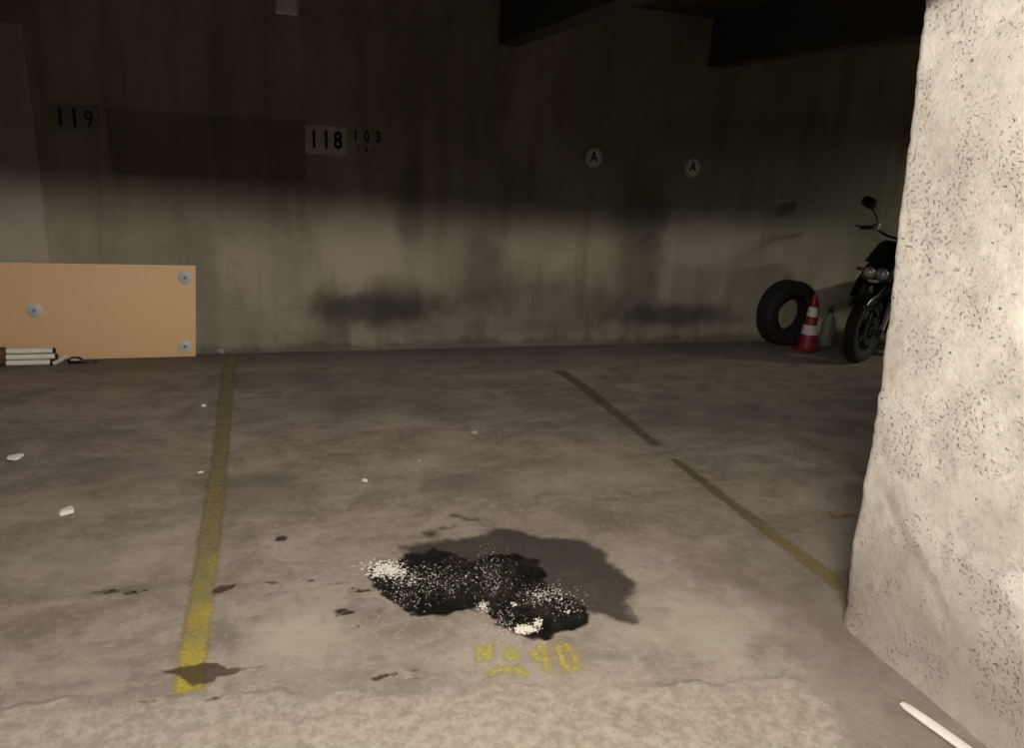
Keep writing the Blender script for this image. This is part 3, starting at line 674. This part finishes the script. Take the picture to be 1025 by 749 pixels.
# ------------------------------------------------------------------ motorcycle
def bike():
    e = empty('motorcycle', (5.03, 5.39, 0.0), math.radians(181))
    BK = simple('bike_black', (0.010, 0.010, 0.010), 0.28); PL = simple('bike_plastic', (0.018, 0.017, 0.016), 0.55); RB = RUB
    CH = simple('bike_chrome', (0.75, 0.74, 0.72), 0.18, 0.6, .05); AL = simple('bike_alloy', (0.45, 0.45, 0.44), 0.35, 1.0); EN = simple('bike_engine', (0.06, 0.06, 0.06), .4, .7)
    GL = simple('bike_screen', (0.012, 0.012, 0.012), .08); MR = simple('mirror_glass', (0.6, 0.6, 0.6), .05, 1.0, .02); RD = simple('tail_red', (.3, .01, .01), .3); OR = simple('signal_amber', (.20, .08, .02), .3)
    def wheel(x, R, w_, nm):
        prof = [(R - .085, -w_ * .55), (R - .05, -w_ * .95), (R - .02, -w_ * .85), (R - .004, -w_ * .45), (R, 0), (R - .004, w_ * .45), (R - .02, w_ * .85), (R - .05, w_ * .95), (R - .085, w_ * .55)]
        t = MB().lathe(prof, 48, 'Y', (x, 0, R), closed=True).build(nm, RB, e)
        MB().lathe([(R - .115, -.035), (R - .083, -.04), (R - .083, .04), (R - .115, .035)], 48, 'Y', (x, 0, R), closed=True).build('rim', PL, t)
        for k in range(6):
            a = k * math.pi / 3; MB().tube([(x + .03 * math.cos(a), 0, R + .03 * math.sin(a)), (x + (R - .10) * math.cos(a), 0, R + (R - .10) * math.sin(a))], [.022, .015], 8).build('spoke', PL, t)
        MB().lathe([(.0, -.06), (.035, -.06), (.04, -.02), (.04, .02), (.035, .06), (0, .06)], 20, 'Y', (x, 0, R), cap=False).build('hub', EN, t)
        MB().lathe([(.07, .058), (.13, .058), (.13, .063), (.07, .063)], 32, 'Y', (x, 0, R), closed=True).build('brake_disc', EN, t)
    wheel(0, .30, .058, 'front_wheel'); wheel(-1.33, .305, .072, 'rear_wheel')
    for s_ in (-1, 1):
        y = .132 * s_
        f = MB().tube([(0.01, y, .27), (-.03, y, .36), (-.145, y, .60)], [.022, .026, .024], 14).build('fork_leg', BK, e)
        MB().tube([(-.018, y * 1.03, .325), (-.125, y * 1.03, .552)], [.030, .028], 14).build('fork_sleeve', CH, f)
        MB().tube([(-.145, y, .60), (-.31, y, .95)], .021, 12).build('fork_stanchion', BK, f)
        MB().tube([(-.13, y, .57), (-.20, y, .72)], [.034, .036], 14).build('fork_gaiter', PL, f)
    MB().tube([(0, -.15, .30), (0, .15, .30)], .012, 10).build('axle', AL, e)
    # front mudguard
    vs = []; fs = []; n = 18
    for i in range(n + 1):
        a = math.radians(48 + 92 * i / n)
        for j, yy in enumerate((-.078, -.06, 0, .06, .078)):
            rr_ = .325 - (.03 if abs(yy) > .07 else .006 if abs(yy) > .05 else 0)
            vs.append((rr_ * math.cos(a), yy, .30 + rr_ * math.sin(a)))
    for i in range(n):
        for j in range(4): fs.append((i * 5 + j, i * 5 + j + 1, i * 5 + j + 6, i * 5 + j + 5))
    fo = MB().add(vs, fs).build('front_mudguard', BK, e); md = fo.modifiers.new('t', 'SOLIDIFY'); md.thickness = .006
    MB().box((-.36, -.15, .84), (-.22, .15, .87), bev=.01).build('lower_yoke', PL, e); MB().box((-.40, -.15, .955), (-.27, .15, .98), bev=.01).build('upper_yoke', PL, e)
    # side cowls around the fork
    for s_ in (-1, 1):
        MB().loft([((-.06, .135 * s_, .56), (.02, 0, 0), (0, .012, 0)), ((-.20, .165 * s_, .66), (.10, 0, .02), (0, .02, 0)), ((-.32, .19 * s_, .74), (.13, 0, .05), (0, .025, 0)), ((-.48, .20 * s_, .76), (.10, 0, .08), (0, .03, 0))], 14).build('side_cowl', BK, e)
    # headlight nacelle, twin reflectors
    na = MB().loft([((-.02, 0, .79), (0, .11, 0), (-.02, 0, .07)), ((-.06, 0, .80), (0, .135, 0), (-.03, 0, .095)), ((-.16, 0, .82), (0, .14, 0), (-.03, 0, .11)), ((-.25, 0, .84), (0, .10, 0), (0, 0, .08))], 24, 2.6).build('headlight', BK, e)
    for s_ in (-1, 1):
        MB().lathe([(.0, .022), (.022, .018), (.045, .006), (.052, -.006), (.052, -.02)], 24, 'X', (-.012, .056 * s_, .80), cap=False).build('reflector', CH, na)
        MB().lathe([(.052, -.01), (.058, -.006), (.058, .010), (.052, .012)], 24, 'X', (-.012, .056 * s_, .80), closed=True).build('bezel', AL, na)
    MB().loft([((-.004, 0, .735), (0, .05, 0), (0, 0, .016)), ((.006, 0, .735), (0, .045, 0), (0, 0, .012))], 14).build('position_lamp', CH, na)
    # fly screen
    vs = []; fs = []
    for i in range(7):
        t = i / 6
        for j in range(9):
            yy = (j / 4 - 1) * (.15 - .045 * t); vs.append((-.06 - .16 * t - 1.6 * yy * yy, yy, .885 + .165 * t))
    for i in range(6):
        for j in range(8): fs.append((i * 9 + j, i * 9 + j + 1, i * 9 + j + 10, i * 9 + j + 9))
    so = MB().add(vs, fs).build('fly_screen', GL, e); md = so.modifiers.new('t', 'SOLIDIFY'); md.thickness = .004
    MB().box((-.30, -.09, .98), (-.20, .09, 1.06), Matrix.Rotation(.5, 3, 'Y'), .02).build('instrument_cluster', PL, e)
    # bars
    hb = MB().tube([(-.44, -.37, 1.145), (-.40, -.25, 1.16), (-.345, -.11, 1.11), (-.335, 0, 1.09), (-.345, .11, 1.11), (-.40, .25, 1.16), (-.44, .37, 1.145)], .012, 10).build('handlebar', BK, e)
    for s_ in (-1, 1):
        MB().tube([(-.445, .385 * s_, 1.144), (-.405, .265 * s_, 1.157)], .018, 12).build('grip', RB, hb)
        MB().tube([(-.44, .40 * s_, 1.144), (-.447, .38 * s_, 1.144)], .021, 12).build('bar_end', AL, hb)
        MB().tube([(-.37, .20 * s_, 1.16), (-.335, .25 * s_, 1.165), (-.34, .34 * s_, 1.16), (-.36, .40 * s_, 1.16)], [.009, .008, .007, .009], 8).build('lever', BK, hb)
        MB().box((-.40, s_ * .215 - .03, 1.14), (-.345, s_ * .215 + .03, 1.20), bev=.01).build('reservoir', AL if s_ < 0 else PL, hb)
        m = MB().tube([(-.385, .21 * s_, 1.19), (-.375, .225 * s_, 1.245), (-.38, .27 * s_, 1.30), (-.385, .30 * s_, 1.335)], .0075, 8).build('mirror', BK, e)
        c = Vector((-.385, .325 * s_, 1.375)); tilt = Vector((0, .92 * s_, .40)).normalized(); up = Vector((0, -.40 * s_, .92))
        MB().loft([(c + Vector((.035, 0, 0)), tilt * .03, up * .02), (c + Vector((.025, 0, 0)), tilt * .062, up * .042), (c, tilt * .075, up * .052), (c + Vector((-.012, 0, 0)), tilt * .073, up * .050)], 20, 2.6).build('mirror_housing', BK, m)
        MB().loft([(c + Vector((-.011, 0, 0)), tilt * .066, up * .044), (c + Vector((-.014, 0, 0)), tilt * .066, up * .044)], 20, 2.6).build('mirror_pane', MR, m)
        t = MB().tube([(-.22, .12 * s_, .80), (-.22, .20 * s_, .80)], .010, 8).build('turn_signal', PL, e)
        MB().loft([((-.20, .225 * s_, .80), (0, .028, 0), (0, 0, .018)), ((-.25, .225 * s_, .80), (0, .022, 0), (0, 0, .014))], 14).build('signal_lens', OR, t)
    # body
    MB().loft([((-.38, 0, .93), (0, .07, 0), (0, 0, .05)), ((-.45, 0, .95), (0, .14, 0), (0, 0, .10)), ((-.60, 0, .95), (0, .165, 0), (0, 0, .13)), ((-.75, 0, .90), (0, .13, 0), (0, 0, .11)), ((-.84, 0, .85), (0, .08, 0), (0, 0, .05))], 24, 2.6).build('fuel_tank', BK, e)
    MB().loft([((-.78, 0, .83), (0, .09, 0), (0, 0, .04)), ((-.90, 0, .81), (0, .14, 0), (0, 0, .045)), ((-1.10, 0, .83), (0, .14, 0), (0, 0, .05)), ((-1.28, 0, .89), (0, .12, 0), (0, 0, .045)), ((-1.50, 0, .92), (0, .08, 0), (0, 0, .03))], 20, 3).build('seat', PL, e)
    tl = MB().loft([((-.95, 0, .74), (0, .11, 0), (0, 0, .06)), ((-1.30, 0, .80), (0, .11, 0), (0, 0, .06)), ((-1.60, 0, .88), (0, .06, 0), (0, 0, .035))], 18, 3).build('tail', BK, e)
    MB().loft([((-1.60, 0, .88), (0, .05, 0), (0, 0, .028)), ((-1.625, 0, .885), (0, .04, 0), (0, 0, .02))], 14, 3).build('tail_lamp', RD, tl)
    MB().tube([(-1.45, 0, .82), (-1.62, 0, .66), (-1.68, 0, .52)], [.05, .045, .06], 10, flat=.3).build('rear_mudguard', PL, e)
    en = MB().box((-.95, -.15, .22), (-.42, .15, .58), bev=.04).build('engine', EN, e)
    for s_ in (-1, 1): MB().lathe([(.0, 0), (.11, 0), (.12, -.01 * s_), (.10, .035 * s_), (0, .045 * s_)], 28, 'Y', (-.72, .15 * s_, .36), cap=False).build('crankcase_cover', AL, en)
    MB().box((-.62, -.11, .56), (-.42, .11, .80), Matrix.Rotation(-.25, 3, 'Y'), .02).build('cylinder', EN, en)
    for k in range(6): MB().box((-.64, -.13, .585 + .035 * k), (-.40, .13, .592 + .035 * k), bev=.002).build('cooling_fin', EN, en)
    MB().box((-.36, -.16, .42), (-.31, .16, .76), Matrix.Rotation(.15, 3, 'Y'), .012).build('radiator', PL, e)
    fr = MB().tube([(-.34, 0, .92), (-.50, .0, .84), (-.85, 0, .74), (-1.0, 0, .60), (-.98, 0, .30)], .028, 12).build('frame', BK, e)
    for s_ in (-1, 1):
        MB().tube([(-.34, .03 * s_, .86), (-.38, .10 * s_, .55), (-.46, .12 * s_, .24), (-.95, .13 * s_, .20), (-1.0, .10 * s_, .40)], .017, 10).build('cradle_tube', BK, fr)
        MB().tube([(-.85, .12 * s_, .76), (-1.25, .11 * s_, .78)], .014, 10).build('subframe_tube', BK, fr)
        MB().tube([(-.98, .10 * s_, .40), (-1.34, .105 * s_, .305)], [.03, .024], 12).build('swingarm', PL, e)
        MB().tube([(-1.18, .12 * s_, .38), (-1.08, .13 * s_, .74)], .030, 12).build('shock_absorber', CH, e)
        MB().tube([(-.92, .14 * s_, .30), (-.92, .25 * s_, .31)], .012, 10).build('footpeg', RB, e)
    MB().tube([(-.42, -.06, .62), (-.36, -.09, .50), (-.40, -.13, .26), (-.60, -.18, .18), (-.95, -.185, .22)], .021, 12).build('exhaust_pipe', CH, e)
    MB().tube([(-.93, -.185, .215), (-1.0, -.19, .24), (-1.50, -.20, .40)], [.025, .048, .052], 16).build('silencer', CH, e)
    MB().tube([(-.80, .15, .22), (-.86, .28, .004)], .011, 8).build('side_stand', BK, e)
    STEER = Matrix.Translation((-.30, 0, 0)) @ Matrix.Rotation(math.radians(23), 4, 'Z') @ Matrix.Translation((.30, 0, 0))
    front = {'front_wheel', 'fork_leg', 'axle', 'front_mudguard', 'lower_yoke', 'upper_yoke', 'headlight', 'fly_screen', 'instrument_cluster', 'handlebar', 'mirror', 'turn_signal'}
    for ob in list(COL.objects):
        if ob.parent == e and ob.name.split('.')[0] in front:
            for q in [ob] + list(ob.children): q.data.transform(STEER)
    tag(e, 'black motorcycle with chrome headlight half hidden behind the pillar', 'motorcycle')
bike()

# ------------------------------------------------------------------ litter
PAPER = simple('scrap_white', (0.80, 0.78, 0.72), .8); STONE = simple('rubble_grey', (0.42, 0.38, 0.32), .9)
def scrap(u, v, r, mat, name, label, cat, flat=.4):
    p = fl(u, v); bm = bmesh.new(); bmesh.ops.create_icosphere(bm, subdivisions=2, radius=1)
    sd = random.random() * 50
    for vt in bm.verts:
        k = 1 + .55 * noise.noise(vt.co * 1.6 + Vector((sd, 0, 0))); vt.co = vt.co * k
        vt.co = Vector((vt.co.x * r * 1.25, vt.co.y * r, vt.co.z * r * flat))
    zmin = min(vt.co.z for vt in bm.verts)
    me = bpy.data.meshes.new(name); bm.to_mesh(me); bm.free(); me.materials.append(mat)
    o = bpy.data.objects.new(name, me); COL.objects.link(o); o.location = (p[0], p[1], -zmin - .0005); o.rotation_euler = (0, 0, random.random() * 3)
    tag(o, label, cat, 'litter on the garage floor')
scrap(15, 460, .030, PAPER, 'paper_scrap', 'white paper scrap on the floor at the left edge', 'paper scrap')
scrap(67, 514, .032, PAPER, 'paper_scrap', 'white paper scrap left of the yellow line, nearer the camera', 'paper scrap')
scrap(365, 482.5, .014, PAPER, 'rubble_crumb', 'tiny white crumb in the middle of the bay', 'crumb', .6)
scrap(204, 407.5, .014, PAPER, 'rubble_crumb', 'tiny pale crumb left of the yellow line near the wall', 'crumb', .6)
scrap(201, 474, .010, PAPER, 'rubble_crumb', 'tiny pale crumb touching the left of the yellow line', 'crumb', .6)
scrap(475, 436, .020, STONE, 'rubble_crumb', 'grey stone crumb on the floor behind the oil puddle', 'crumb', .7)
scrap(221, 354, .026, STONE, 'rubble_crumb', 'grey rubble lump at the foot of the back wall', 'crumb', .8)
scrap(420, 463, .014, STONE, 'rubble_crumb', 'pale rubble crumb left of the small damp smear', 'crumb', .6)

def wire():
    pts = [fl(u, v, .006) for u, v in ((830, 513), (835, 517), (843, 518), (848, 515), (856, 517))]
    o = MB().tube(pts, .006, 8).build('bent_twig', simple('twig', (.22, .15, .09), .8)); tag(o, 'bent brown twig on the floor beside the pillar', 'twig')
wire()
def lath():
    a, b = fl(902, 706), fl(966, 752); d = Vector(b - a); L = d.length
    e = MB()
    e.loft([((0, 0, .006), (0, .010, 0), (0, 0, .005)), ((.02, 0, .007), (0, .018, 0), (0, 0, .006)), ((L * .5, 0, .008), (0, .021, 0), (0, 0, .007)), ((L + .15, 0, .008), (0, .021, 0), (0, 0, .007))], 14, 2.6)
    o = e.build('white_lath', simple('lath_white', (.80, .77, .70), .35)); o.location = (a[0], a[1], 0.0); o.rotation_euler = (0, 0, math.atan2(d.y, d.x))
    tag(o, 'white plastic lath lying on the floor along the pillar foot', 'lath')
lath()
